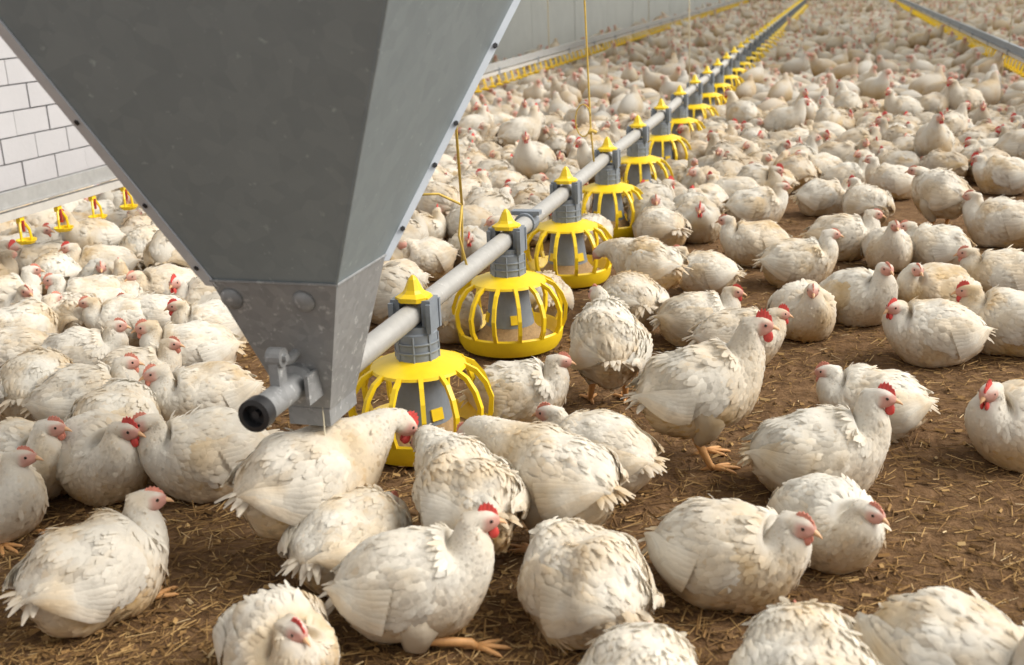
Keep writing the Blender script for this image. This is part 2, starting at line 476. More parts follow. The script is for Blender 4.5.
# shared meshes of one feeder
def cap_mesh():
    m = MB()
    z0 = 0.402
    prof = [(0.040, 0.0), (0.041, 0.012), (0.027, 0.020), (0.021, 0.028), (0.011, 0.054), (0.005, 0.062), (0.003, 0.064)]
    V = []; F = []
    for r, z in prof:
        for k in range(4):
            for s in (-0.3, 0.3):
                a = PI/4+k*PI/2+s
                V.append((r*1.12*math.cos(a), r*1.12*math.sin(a), z0+z))
    for i in range(len(prof)-1):
        for k in range(8): F.append((i*8+k, i*8+(k+1) % 8, (i+1)*8+(k+1) % 8, (i+1)*8+k))
    F.append(tuple((len(prof)-1)*8+k for k in range(8)))
    m.add(V, F)
    for s in (-1, 1): m.box((s*0.038-0.006, -0.018, z0-0.026), (s*0.038+0.006, 0.018, z0+0.010))
    return m.me('cap', M['yellow'])
def sleeve_mesh():
    m = MB()
    m.lathe([(0.050, 0.235), (0.056, 0.236), (0.054, 0.320), (0.050, 0.324), (0.050, 0.340), (0.0, 0.340)], 24)
    for s in (-1, 1):                          # two cheeks that hold the tube
        m.box((s*0.041-0.012, -0.030, 0.325), (s*0.041+0.012, 0.030, 0.408))
        m.box((s*0.050-0.006, -0.040, 0.325), (s*0.050+0.006, -0.028, 0.400))
        m.box((s*0.050-0.006, 0.028, 0.325), (s*0.050+0.006, 0.040, 0.400))
    for k in range(8):                         # ribs and adjustment marks
        a = 2*PI*k/8+0.2
        c, s = math.cos(a), math.sin(a)
        m.tube([(0.056*c, 0.056*s, 0.245), (0.055*c, 0.055*s, 0.318)], 0.0032, 5)
    m.lathe([(0.0575, 0.270), (0.0585, 0.273), (0.0575, 0.276)], 24)
    m.lathe([(0.0570, 0.293), (0.0580, 0.296), (0.0570, 0.299)], 24)
    me = m.me('sleeve', M['grey'], True); me.set_sharp_from_angle(angle=0.5); return me
def cone_mesh():
    m = MB().lathe([(0.058, 0.232), (0.066, 0.180), (0.074, 0.120), (0.080, 0.085), (0.070, 0.080), (0.052, 0.170)], 24)
    me = m.me('feed_cone', M['grey'], True); me.set_sharp_from_angle(angle=0.6); return me
def disc_mesh():
    m = MB().lathe([(0.054, 0.252), (0.090, 0.243), (0.122, 0.231), (0.125, 0.224), (0.120, 0.222), (0.056, 0.240)], 36, closed=True)
    me = m.me('grille_top', M['yellow'], True); me.set_sharp_from_angle(angle=0.6); return me
def bar_mesh():
    pts = [(0.118, 0, 0.228), (0.148, 0, 0.212), (0.172, 0, 0.180), (0.186, 0, 0.140), (0.182, 0, 0.095), (0.170, 0, 0.068)]
    V = []; F = []
    for i, (x, y, z) in enumerate(pts):
        w, h = 0.0058, 0.0062
        a = pts[max(i-1, 0)]; b = pts[min(i+1, len(pts)-1)]
        t = Vector((b[0]-a[0], 0, b[2]-a[2])).normalized(); n_ = Vector((-t.z, 0, t.x))
        for sy, sn in ((-1, -1), (1, -1), (1, 1), (-1, 1)):
            V.append(Vector((x, sy*w, z))+n_*(sn*h))
    for i in range(len(pts)-1):
        for k in range(4): F.append((i*4+k, i*4+(k+1) % 4, (i+1)*4+(k+1) % 4, (i+1)*4+k))
    F += [(3, 2, 1, 0), tuple(len(pts)*4-4+k for k in range(4))]
    return mesh('bar', V, F, M['yellow'], smooth=False)
def pan_mesh():
    m = MB().lathe([(0.0, 0.006), (0.138, 0.006), (0.160, 0.014), (0.172, 0.036), (0.176, 0.068), (0.171, 0.073),
                    (0.164, 0.066), (0.157, 0.042), (0.138, 0.028), (0.09, 0.026), (0.04, 0.050), (0.0, 0.055)], 40)
    me = m.me('pan', M['yellow'], True); me.set_sharp_from_angle(angle=0.7); return me
def tab_mesh():
    r0 = Vector((0.0745, 0, 0.128)); r1 = Vector((0.0815, 0, 0.098)); t = Vector((0, 1, 0))
    return MB().plate([r1-t*0.017, r1+t*0.017, r0+t*0.017, r0-t*0.017], 0.004).me('flow_tab', M['yellow'])
def feed_mesh():
    m = MB().lathe([(0.148, 0.034), (0.11, 0.045), (0.085, 0.075), (0.07, 0.10), (0.0, 0.10)], 20)
    return m.me('feed_meal', plain('feed_meal', (0.38, 0.25, 0.12, 1), 0.9, 0, 0.3, 120), True)
FM = dict(cap=cap_mesh(), sleeve=sleeve_mesh(), feed_cone=cone_mesh(), pan=pan_mesh(), feed_meal=feed_mesh())
DISC, BAR, TAB = disc_mesh(), bar_mesh(), tab_mesh()
ALLBARS = MB()
for k in range(14):
    a = 2*PI*k/14
    for v in [0]: pass
    R = Matrix.Rotation(a, 3, 'Z')
    ALLBARS.add([R @ v.co for v in BAR.vertices], [tuple(p.vertices) for p in BAR.polygons])
ALLBARS = ALLBARS.me('grille_bars', M['yellow'])
ORD = ['first', 'second', 'third', 'fourth', 'fifth', 'sixth', 'seventh', 'eighth', 'ninth', 'tenth', 'eleventh', 'twelfth',
       'thirteenth', 'fourteenth', 'fifteenth', 'sixteenth', 'seventeenth', 'eighteenth', 'nineteenth', 'twentieth']
def ordinal(i):
    if i < 20: return ORD[i]
    tens = {2: 'twenty', 3: 'thirty', 4: 'forty'}[(i+1)//10]; r = (i+1) % 10
    return {2: 'twentieth', 3: 'thirtieth', 4: 'fortieth'}[(i+1)//10] if r == 0 else tens+'-'+ORD[r-1]
FEED_Y = [FY0+FS*k for k in range(NFEED)]
for k in range(NFEED):
    f = empty('pan_feeder', (X0+0.006, FEED_Y[k], 0.0), rng.uniform(-0.25, 0.25))
    tag(f, 'yellow and grey pan feeder on the feed tube, %s from the hopper' % ordinal(k), 'feeder', 'pan feeders along the feed tube')
    for nm, me in FM.items():
        if k > 12 and nm == 'feed_meal': continue
        p = link(nm, me, f)
        if nm == 'feed_cone' and k < 12:
            for j in range(4): link('flow_tab', TAB, p, None, 0.75+j*PI/2)
        if nm == 'cap': p.rotation_euler = (0, 0, 0); p.rotation_euler.z = -f.rotation_euler.z
        if nm == 'sleeve': p.rotation_euler.z = -f.rotation_euler.z
    gr = link('grille_top', DISC, f)
    if k < 10:
        for j in range(14): link('bar', BAR, gr, None, 2*PI*j/14)
    else:
        link('grille_bars', ALLBARS, gr)

# ------------------------------------------------------------------ drinker lines
def cup_mesh():
    m = MB()
    m.box((-0.010, -0.013, -0.030), (0.010, 0.013, 0.022))
    for s in (-1, 1): m.tube([(0.004, s*0.010, -0.025), (0.014, s*0.026, -0.06), (0.016, s*0.030, -0.112)], 0.0055, 6)
    m.lathe([(0.0, -0.112), (0.030, -0.112), (0.040, -0.100), (0.041, -0.095), (0.036, -0.097), (0.026, -0.105), (0.0, -0.106)], 14, (0.014, 0, 0))
    return m.me('drip_cup', M['yellow'])
def nipple_mesh():
    return MB().tube([(0.008, 0, -0.02), (0.010, 0, -0.065)], [0.008, 0.005], 8).me('nipple', plain('red_nipple', (0.35, 0.03, 0.03, 1), 0.4))
CUP, NIP = cup_mesh(), nipple_mesh()
def drinker(xc, y0, y1, ncup, dy, ycup0, label, sgn, railmat):
    d = empty('drinker_line', (xc, y0, 0.36)); tag(d, label, 'drinker line')
    L = y1-y0
    MB().box((-0.016, 0, -0.016), (0.016, L, 0.016)).build('water_pipe', M['white_pvc'], d)
    MB().box((-0.022, 0, 0.030), (0.022, L, 0.036)).box((-0.014, 0, 0.036), (0.014, L, 0.092)).build('support_rail', M[railmat], d)
    y = 0.45
    while y < L:
        MB().box((-0.022, y-0.016, -0.020), (0.022, y+0.016, 0.045)).build('pipe_clip', M['grey'], d); y += 1.5
    for k in range(ncup):
        y = ycup0+k*dy-y0
        if 0 < y < L:
            c = link('drip_cup', CUP, d, (0, y, -0.012)); c.rotation_euler.z = 0 if sgn > 0 else PI
            if y < 4: link('nipple', NIP, c)
drinker(-3.1, 2.4, 42.0, 170, 0.232, 3.62, 'pale drinker line with yellow drip cups along the left wall', 1, 'alu')
drinker(1.58, 3.6, 42.0, 183, 0.21, 3.7, 'grey drinker line with yellow drip cups at far right', -1, 'grey')

# ------------------------------------------------------------------ ropes
def rope(pts, r, mat, label, name='hanging_rope'):
    P = [Vector(p) for p in pts]
    base = P[0]
    o = MB().tube([p-base for p in P], r, 6).build(name, M[mat], None, True, base)
    return tag(o, label, 'rope', 'ropes that carry the feed and drinker lines')
ry = 2.93
o = empty('hanging_rope', (X0, ry, 0.39)); tag(o, 'yellow forked rope beside the hopper carrying the feed tube', 'rope', 'ropes that carry the feed and drinker lines')
MB().tube([(0.0, 0, 0.17), (-0.01, 0, 0.6), (-0.03, 0, 3.0)], 0.0042, 6).build('main_strand', M['rope'], o, True)
MB().tube([(0, 0, 0.17), (0.0, -0.04, 0.09), (0.02, -0.03, -0.02)], 0.0036, 6).build('fork_strand', M['rope'], o, True)
MB().tube([(0, 0, 0.17), (-0.02, 0.05, 0.09), (-0.028, 0.06, -0.02)], 0.0036, 6).build('fork_strand', M['rope'], o, True)
MB().tube([(0, 0, 0.17), (-0.05, -0.05, 0.21), (-0.09, -0.09, 0.215)], 0.0036, 6).build('loose_end', M['rope'], o, True)
ry = 4.76
o = empty('hanging_rope', (X0, ry, 0.395)); tag(o, 'yellow rope with a knotted loop between fourth and third feeders', 'rope', 'ropes that carry the feed and drinker lines')
MB().tube([(0.0, 0, 0.0), (-0.012, 0, 0.14), (-0.03, 0, 0.7), (-0.075, 0, 3.0)], 0.0042, 6).build('main_strand', M['rope'], o, True)
MB().tube([(-0.012+0.035*math.cos(t)-0.03, -0.01, 0.18+0.07*math.sin(t)) for t in np.linspace(0.3, 5.8, 14)], 0.0032, 6).build('loop', M['rope'], o, True)
MB().tube([(-0.02, -0.01, 0.125), (-0.005, 0, 0.135), (0.01, 0.01, 0.125)], 0.008, 6).build('knot', M['rope'], o, True)
rope([(X0, 8.15, 0.39), (X0-0.01, 8.15, 1.2), (X0-0.05, 8.15, 3.4)], 0.0045, 'cord', 'pale cord rising from the feed tube near the eighth feeder')
for i, yy in enumerate((12.4, 19.5)):
    rope([(-3.1, yy, 0.45), (-3.1, yy, 3.0)], 0.007, 'cord', ['thin pale cord above the left drinker line just past the hopper', 'thin pale cord above the left drinker line far down the wall'][i])
rope([(1.58, 11.6, 0.45), (1.58, 11.6, 3.0)], 0.006, 'cord', 'thin pale cord above the far right drinker line')

# ------------------------------------------------------------------ chickens
def catmull(A, n):
    A = np.asarray(A, float); m = len(A)
    t = np.linspace(0, m-1, n); i = np.clip(t.astype(int), 0, m-2); u = (t-i)[:, None]
    p0 = A[np.clip(i-1, 0, m-1)]; p1 = A[i]; p2 = A[i+1]; p3 = A[np.clip(i+2, 0, m-1)]
    return 0.5*((2*p1)+(-p0+p2)*u+(2*p0-5*p1+4*p2-p3)*u*u+(-p0+3*p1-3*p2+p3)*u**3)

# dorsal x,z / ventral x,z / half width, from tail root to the front of the breast
PROFILE = np.array([
    [-0.196, 0.118, -0.190, 0.098, 0.016],
    [-0.172, 0.150, -0.176, 0.062, 0.054],
    [-0.128, 0.185, -0.142, 0.018, 0.092],
    [-0.068, 0.206, -0.080, -0.012, 0.120],
    [0.000, 0.212, 0.000, -0.018, 0.129],
    [0.058, 0.208, 0.075, -0.012, 0.122],
    [0.096, 0.206, 0.138, 0.012, 0.106],
    [0.112, 0.211, 0.176, 0.062, 0.086]])

POSES = {   # lift, pitch, head x, head z, head pitch
    'sit':   (0.0, 0.00, 0.172, 0.224, -0.12),
    'low':   (0.0, 0.00, 0.180, 0.200, -0.15),
    'tall':  (0.0, 0.06, 0.168, 0.268, -0.08),
    'tuck':  (0.0, -0.04, 0.140, 0.212, -0.25),
    'hide':  (0.0, -0.08, 0.170, 0.130, -0.60),
    'preen': (0.0, 0.00, 0.120, 0.200, -0.5),
    'rise':  (0.030, 0.10, 0.180, 0.272, -0.10),
    'stand': (0.125, 0.18, 0.180, 0.400, -0.05),
    'feed':  (0.100, 0.02, 0.300, 0.215, -0.75),
    'peck':  (0.110, -0.12, 0.270, 0.120, -0.95),
}

def sst(a, b, x):
    t = np.clip((x-a)/(b-a), 0, 1); return t*t*(3-2*t)

def feathers_on(P, Nn, Tu, R, L, W, lift, r, droop=0.25):
    """leaf shaped feathers rooted at P, pointing along Tu (towards the tail)"""
    n = len(P)
    down = np.array([0, 0, -1.0])-Nn*(-Nn[:, 2:3])
    d = Tu+down*droop+r.normal(0, 0.17, (n, 3)); d -= Nn*np.sum(d*Nn, 1, keepdims=True)
    d /= np.linalg.norm(d, axis=1, keepdims=True)+1e-9
    s = np.cross(Nn, d)
    rows = [(0.0, -0.34, -0.0015), (0.0, 0.34, -0.0015), (0.45, -0.5, 0.0), (0.45, 0.0, 0.0014), (0.45, 0.5, 0.0),
            (0.80, -0.32, 0.0), (0.80, 0.32, 0.0), (1.0, 0.0, 0.0)]
    V = np.zeros((n, 8, 3))
    for k, (a, b, h) in enumerate(rows):
        al = a*L; hh = h+a*lift-0.92*al**2/(2*R)
        jag = r.normal(0, 0.05, n)*(a > 0.8)
        V[:, k] = P+d*(al*(1+jag))[:, None]+s*(b*W)[:, None]+Nn*hh[:, None]
    idx = (np.arange(n)*8)[:, None]
    F = np.concatenate([idx+np.array(f) for f in ((3, 1, 0), (2, 3, 0), (3, 4, 1), (5, 3, 2), (5, 6, 3), (6, 4, 3), (7, 6, 5))], 0)
    nv = np.repeat(Nn+r.normal(0, 0.10, (n, 3)), 8, axis=0).reshape(n, 8, 3)
    nv += s[:, None]*(np.array([q[1] for q in rows])*0.5)[None, :, None]+d[:, None]*(np.array([q[0] for q in rows])*0.22)[None, :, None]
    nv /= np.linalg.norm(nv, axis=2, keepdims=True)
    return V.reshape(-1, 3), F, nv.reshape(-1, 3)

def grid_faces(n, m, wrap=True):
    i = np.arange(n-1)[:, None]; k = np.arange(m if wrap else m-1)[None, :]; k2 = (k+1) % m
    return np.stack([i*m+k, (i+1)*m+k, (i+1)*m+k2, i*m+k2], -1).reshape(-1, 4)

def strip_feather(C, S, N_, w):
    """long feather: centre points C, side vectors S, widths w"""
    k = len(C)
    V = np.concatenate([C-S*w[:, None], C+N_*0.0025, C+S*w[:, None]], 0)
    F = []
    for i in range(k-1):
        F += [(i, i+1, k+i+1, k+i), (k+i, k+i+1, 2*k+i+1, 2*k+i)]
    return V, F

def bird(pose, seed, yaw=0.0, lod=0, comb=0.6, ruff=1.0, wingdrop=0.0, headz=0.0, headx=0.0, feet=False, fat=1.0):
    """meshes of one chicken, facing +x, standing on z = 0"""
    r = np.random.default_rng(seed)
    lift, pitch, hx, hz, hp = POSES[pose]
    hz += headz+(0.014 if lift < 0.02 else 0.02); hx += headx-0.006
    sit = lift < 0.02
    grime = r.uniform(0.0, 0.14) if lod == 0 else (r.uniform(0.0, 0.42) if lod == 1 else 0.05)
    clean = 1.0 if lod == 0 else r.uniform(0.55, 1.0)  # darker tone for copied birds: dirt, plus far dimness put into the colour
    nb, m = ((20, 28), (15, 18), (8, 8))[lod]
    A = PROFILE.copy(); A[:, [0, 2]] *= 0.95; A[:, [1, 3]] *= 1.12; A[:, 4] *= fat*(1.0 if sit else 0.92)
    if not sit:
        A[2:6, 3] += np.array([-0.005, 0.000, 0.0, -0.004]); A[:, 1] += 0.004
    A = catmull(A, nb)
    def rot(x, z):
        c, s = math.cos(pitch), math.sin(pitch); zc = 0.10
        return x*c-(z-zc)*s, zc+x*s+(z-zc)*c+lift
    Dx, Dz = rot(A[:, 0], A[:, 1]); Vx, Vz = rot(A[:, 2], A[:, 3])
    zero = np.zeros(nb)
    D = np.stack([Dx, zero, Dz], 1); Vv = np.stack([Vx, zero, Vz], 1)
    C = (D+Vv)/2; N = (D-Vv)/2; hh = np.linalg.norm(N, axis=1); N = N/hh[:, None]
    B = np.tile(np.array([0, 1.0, 0]), (nb, 1)); ww = A[:, 4]
    # neck
    cy, sy = math.cos(yaw), math.sin(yaw)
    px_, pz_ = C[-1][0]-0.045, 0
    k = 0.62
    Hc = np.array([px_+(hx-px_)*math.cos(yaw*k), (hx-px_)*math.sin(yaw*k), hz])
    if abs(yaw) > 1.7: Hc += np.array([0, math.copysign(0.035, yaw), 0])
    h = np.array([cy*math.cos(hp), sy*math.cos(hp), math.sin(hp)])
    p0 = C[-1]; T0 = np.array([-(D[-1]-Vv[-1])[2]*-1, 0, 0])
    dv = (D[-1]-Vv[-1]); T0 = np.array([dv[2], 0, -dv[0]]); T0 /= np.linalg.norm(T0)
    T0 = T0*0.6+np.array([0, 0, 0.55])*(1 if hz > p0[2]+0.03 else -0.2); T0 /= np.linalg.norm(T0)
    hb = Hc-h*0.028
    dist = np.linalg.norm(hb-p0)
    e1 = h*0.55+np.array([0, 0, 0.65])*(1 if hz > p0[2]+0.05 else 0.0); e1 /= np.linalg.norm(e1)
    c1 = p0+T0*dist*0.38; c2 = hb-e1*dist*0.36
    nn_ = (9, 7, 3)[lod]
    t = np.linspace(0, 1, nn_+1)[1:]
    tc = t[:, None]
    NC = (1-tc)**3*p0+3*(1-tc)**2*tc*c1+3*(1-tc)*tc**2*c2+tc**3*hb
    NT_ = 3*(1-tc)**2*(c1-p0)+6*(1-tc)*tc*(c2-c1)+3*tc**2*(hb-c2)
    rad = 0.0275+(0.082-0.0275)*(1-t)**1.5
    HS = 0.92
    heads = HS*np.array([[-0.016, 0.0265, 0.0290], [0.000, 0.0270, 0.0285], [0.014, 0.0240, 0.0245], [0.026, 0.0175, 0.0180], [0.034, 0.0105, 0.0110]])
    if lod == 2: heads = heads[[1, 3]]
    HC = Hc+h*heads[:, 0:1]
    TT = np.concatenate([NT_, np.tile(h, (len(heads), 1))], 0); TT /= np.linalg.norm(TT, axis=1, keepdims=True)
    tt = np.concatenate([t*t, np.ones(len(heads))])
    Fa = np.stack([np.cos(yaw*tt), np.sin(yaw*tt), np.zeros(len(tt))], 1)
    av = np.array([0, 0, 1.0])-Fa
    Nn = av-TT*np.sum(av*TT, 1, keepdims=True); Nn /= np.linalg.norm(Nn, axis=1, keepdims=True)
    Bn = np.cross(Nn, TT)
    C = np.concatenate([C, NC, HC]); N = np.concatenate([N, Nn]); B = np.concatenate([B, Bn])
    hh = np.concatenate([hh, rad*1.06, heads[:, 2]]); ww = np.concatenate([ww, rad*1.02, heads[:, 1]])
    n = len(C)
    v = np.arange(m)/m*2*PI
    cv, sv = np.cos(v), np.sin(v)
    sq = np.sign(sv)*np.abs(sv)**0.86
    P = C[:, None]+N[:, None]*(hh[:, None]*cv)[..., None]+B[:, None]*(ww[:, None]*sq)[..., None]
    ph = r.uniform(0, 6.28, 6); am = 0.0045*ruff
    ui = np.arange(n)[:, None]
    disp = am*(np.sin(ui*0.55+2*v+ph[0])+np.sin(ui*0.9-3*v+ph[1])+0.7*np.sin(ui*1.4+v*4+ph[2]))
    disp *= np.clip(hh/0.1, 0.05, 1)[:, None]
    P += (N[:, None]*cv[None, :, None]+B[:, None]*sv[None, :, None])*disp[..., None]
    wgt = np.exp(-((np.arange(n)-(nb+1.0))/(0.30*nb))**2)*0.5          # ease the bend from back to neck
    wgt[0] = 0; wgt[-len(heads)-1:] = 0
    for _ in range(10 if lod < 2 else 1):
        Q = P.copy(); Q[1:-1] = 0.5*(P[:-2]+P[2:])
        P = P+(Q-P)*wgt[:, None, None]
    C = P.mean(axis=1)
    if sit:
        zz = P[..., 2]
        spread = 1+0.10*sst(0.06, 0.0, zz); P[..., 1] = P[..., 1]*spread
        P[..., 2] = np.where(zz < 0.004, 0.004+0*zz, zz)
    else:
        P[..., 2] = np.maximum(P[..., 2], 0.02)
    # head frame
    hN = Nn[-1]; hB = Bn[-1]
    rel = P.reshape(-1, 3)-Hc
    fw, up, la = rel @ h, rel @ hN, np.abs(rel @ hB)
    ish = (np.arange(n) >= nb+nn_-2).repeat(m)
    face = ish*sst(-0.014, 0.004, fw)*np.maximum(sst(0.021, 0.011, up), sst(0.018, 0.028, fw))
    if lod == 2: face = ish*sst(-0.02, 0.01, fw)
    belly = sst(0.19+lift, 0.03+lift, P.reshape(-1, 3)[:, 2])*0.75+grime
    tint = np.stack([face, np.full(n*m, clean-0.12), belly], 1)
    gf = grid_faces(n, m); Pf = P.reshape(-1, 3); Cf = np.repeat(C, m, 0)
    if np.sum(np.cross(Pf[gf[:, 1]]-Pf[gf[:, 0]], Pf[gf[:, 3]]-Pf[gf[:, 0]])*(Pf-Cf)[gf[:, 0]]) < 0: gf = gf[:, ::-1]
    Vb = [Pf]; Fb = [list(map(tuple, gf.tolist()))]; Tb = [tint]
    Fb[0] += [tuple(range(m)), tuple(range(n*m-1, (n-1)*m-1, -1))]
    cnt = n*m
    out = {}; Nb = []
    if lod < 2:
        du = np.gradient(P, axis=0); dvv = (np.roll(P, -1, 1)-np.roll(P, 1, 1))
        NR = np.cross(dvv, du); NR /= np.linalg.norm(NR, axis=2, keepdims=True)+1e-9
        outw = P-C[:, None]
        dt = np.sum(NR*outw, 2)
        if np.sum(dt) < 0: NR = -NR; dt = -dt
        FOLD = (dt <= 0.0)[..., None].astype(float)
        def samp(G, u, vv):
            u = np.clip(u, 0, n-1.001); i = u.astype(int); fu = (u-i)[:, None]
            q = (vv/(2*PI)*m) % m; j = q.astype(int) % m; fv = (q-np.floor(q))[:, None]; j2 = (j+1) % m
            return (G[i, j]*(1-fv)+G[i, j2]*fv)*(1-fu)+(G[i+1, j]*(1-fv)+G[i+1, j2]*fv)*fu
        seg = np.mean(np.linalg.norm(np.diff(P, axis=0), axis=2), axis=1)
        per = np.sum(np.linalg.norm(np.roll(P, -1, 1)-P, axis=2), axis=1)
        arc = np.concatenate([[0], np.cumsum(seg)])
        dens = (0.65, 1.05)[lod]
        us, vs, ks = [], [], []
        s = 0.006
        uend = n-len(heads)+0.2
        rowi = 0
        while True:
            u = np.interp(s, arc, np.arange(n))
            if u > uend: break
            pr = np.interp(u, np.arange(n), per)
            kk = float(np.clip(pr/0.50, 0.30, 1.0))
            cntf = max(6, int(pr/(0.0215*kk*dens)))
            a = (np.arange(cntf)+0.5*(rowi % 2)+r.uniform(-0.3, 0.3, cntf))/cntf*2*PI
            us.append(np.full(cntf, u)+r.uniform(-0.25, 0.25, cntf)); vs.append(a); ks.append(np.full(cntf, kk))
            s += 0.0205*kk*dens; rowi += 1
        us = np.concatenate(us); vs = np.concatenate(vs); ks = np.concatenate(ks)
        fp = samp(P, us, vs); fn = samp(NR, us, vs); fn /= np.linalg.norm(fn, axis=1, keepdims=True)+1e-9
        ft = -samp(du, us, vs); ft /= np.linalg.norm(ft, axis=1, keepdims=True)+1e-9
        ok = (fp[:, 2] > 0.016+0.0*lift) & ((fn[:, 2] > -0.72) | (not sit))
        ok &= samp(FOLD, us, vs)[:, 0] < 0.02
        rl = fp-Hc
        ok &= ~((np.linalg.norm(rl, axis=1) < 0.05) & (rl @ h > -0.012))
        us, vs, ks, fp, fn, ft = us[ok], vs[ok], ks[ok], fp[ok], fn[ok], ft[ok]
        nf = len(us)
        L = 0.052*ks*dens*r.uniform(0.75, 1.25, nf); W = 0.027*ks*dens*r.uniform(0.8, 1.2, nf)
        rump = sst(0.35*nb, 0.05*nb, us)
        L *= 1+0.35*rump
        lf = (0.0006+0.0015*ruff*np.abs(r.normal(0, 1, nf)))*ks*(1+0.5*rump)
        wild = r.random(nf) < 0.035*ruff
        lf = np.where(wild, lf+0.018*r.random(nf)*ks, lf)
        Rr = np.interp(us, np.arange(n), per)/(2*PI)
        FV, FF, FN = feathers_on(fp, fn, ft, Rr, L, W, lf, r)
        if sit: FV[:, 2] = np.maximum(FV[:, 2], 0.003)
        bl = np.repeat(sst(0.19+lift, 0.03+lift, fp[:, 2])*0.75+grime+0.25*(r.random(nf) < 0.08), 8)
        Tb.append(np.stack([np.zeros(nf*8), np.repeat(clean-0.25*r.random(nf), 8), bl], 1))
        Vb.append(FV); Nb += [NR.reshape(-1, 3), FN]; Fb.append([tuple(q) for q in (FF+cnt).tolist()]); cnt += len(FV)
        if not sit:            # feathered thighs
            for sg in (-1, 1):
                ts = [(0.005, sg*0.062, lift+0.085), (0.012, sg*0.064, lift+0.040), (0.000, sg*0.062, lift-0.005), (-0.020, sg*0.060, lift-0.038 if lift > 0.06 else lift-0.02)]
                mb = MB().tube(ts, [0.062, 0.056, 0.036, 0.014], 12)
                Vb.append(np.array(mb.V)); Fb.append([tuple(i+cnt for i in f) for f in mb.F]); cnt += len(mb.V)
                Tb.append(np.tile([0, 0.5, 0.55], (len(mb.V), 1))); Nb.append(np.zeros((len(mb.V), 3)))
    Fl = [f for q in Fb for f in q]
    out['raw'] = (np.concatenate(Vb), Fl, np.concatenate(Tb))
    if lod == 2:
        return out
    out['body'] = [mesh('body', np.concatenate(Vb), Fl, M['plumage'], tint=np.concatenate(Tb), nrm=np.concatenate(Nb))]
    # wings: folded shells with coverts and flight feathers
    out['wing'] = []
    u_sh, u_t = 0.76*(nb-1), 0.10*(nb-1)
    for sg in (-1, 1):
        ns, nq = (14, 9) if lod == 0 else (9, 6)
        sgrid = np.linspace(0, 1, ns); qg = np.linspace(-1, 1, nq)
        dropv = wingdrop if sg < 0 else 0.0
        def wp(s_, q_, off):
            u = u_sh+(u_t-u_sh)*np.clip(s_, 0, 1)
            vc = np.radians(66+16*np.sin(np.clip(s_, 0, 1)*PI)-8*s_+28*dropv*s_)
            vh = np.radians(36)*np.interp(s_, [0, 0.15, 0.45, 0.8, 1.0], [0.25, 0.75, 1.0, 0.62, 0.22])
            vv = (vc+q_*vh)*(1 if sg > 0 else -1)
            vv = vv % (2*PI)
            p = samp(P, u, vv); nr = samp(NR, u, vv); nr /= np.linalg.norm(nr, axis=1, keepdims=True)+1e-9
            over = np.maximum(s_-1, 0)[:, None]
            p = p+np.array([-0.27, 0, -0.02])*over
            bul = np.sqrt(np.maximum(1-q_*q_, 0))*np.interp(s_, [0, 0.25, 0.6, 1.0], [0.12, 1, 0.85, 0.5])
            return p+nr*((0.017+0.02*dropv*s_)*bul-0.004+off)[:, None], nr
        S_, Q_ = np.meshgrid(sgrid, qg, indexing='ij')
        WP, WN = wp(S_.ravel(), Q_.ravel(), np.zeros(ns*nq))
        Vw = [WP]; Nw = [WN]; gf = grid_faces(ns, nq, False)
        e_n = np.cross(WP[gf[:, 1]]-WP[gf[:, 0]], WP[gf[:, 3]]-WP[gf[:, 0]])
        if np.sum(e_n*WN[gf[:, 0]]) < 0: gf = gf[:, ::-1]
        Fw = list(map(tuple, gf.tolist())); Tw = [np.stack([np.zeros(ns*nq), np.full(ns*nq, clean-0.12), np.full(ns*nq, grime+0.02)], 1)]
        cw = len(WP)
        # coverts
        cs, cq = [], []
        step = 0.062 if lod == 0 else 0.13
        for i, s0 in enumerate(np.arange(0.04, 0.80, step)):
            kq = 10 if lod == 0 else 5
            cq.append(np.linspace(-0.85, 0.85, kq)+r.uniform(-0.1, 0.1, kq)); cs.append(np.full(kq, s0)+r.uniform(-0.02, 0.02, kq))
        cs = np.concatenate(cs); cq = np.concatenate(cq)
        p_, n_ = wp(cs, cq, np.full(len(cs), 0.001)); p2, _ = wp(cs+0.05, cq, np.full(len(cs), 0.001))
        tdir = p2-p_; tdir /= np.linalg.norm(tdir, axis=1, keepdims=True)+1e-9
        k_ = len(cs)
        FV, FF, FN = feathers_on(p_, n_, tdir, np.full(k_, 0.13), (0.034 if lod == 0 else 0.042)*r.uniform(0.8, 1.2, k_), (0.020 if lod == 0 else 0.030)*r.uniform(0.8, 1.2, k_), 0.001+0.003*r.random(k_), r, 0.12)
        Vw.append(FV); Nw.append(FN); Fw += [tuple(q) for q in (FF+cw).tolist()]; cw += len(FV)
        Tw.append(np.stack([np.zeros(len(FV)), np.repeat(clean-0.25*r.random(k_), 8), np.full(len(FV), grime+0.02)], 1))
        # flight feathers
        nfl = 9 if lod == 0 else 6
        for i in range(nfl):
            fq = -0.35+1.25*i/(nfl-1)
            sA, sB = 0.36+0.12*i/nfl, 0.93+0.12*(1-i/nfl)+r.uniform(-0.03, 0.03)
            kk = 6
            ss = np.linspace(sA, sB, kk); qq = fq*(1-0.45*np.linspace(0, 1, kk))+0.05
            p_, n_ = wp(ss, qq, np.full(kk, 0.004+0.0016*i)+0.004*np.linspace(0, 1, kk)*ruff)
            td = np.gradient(p_, axis=0); td /= np.linalg.norm(td, axis=1, keepdims=True)
            sd = np.cross(n_, td); sd /= np.linalg.norm(sd, axis=1, keepdims=True)+1e-9
            w_ = 0.0135*np.array([0.6, 0.95, 1.05, 1.0, 0.8, 0.25])
            fv, ff = strip_feather(p_, sd, n_, w_)
            nv3 = np.concatenate([n_-0.35*sd, n_, n_+0.35*sd], 0); Nw.append(nv3/np.linalg.norm(nv3, axis=1, keepdims=True))
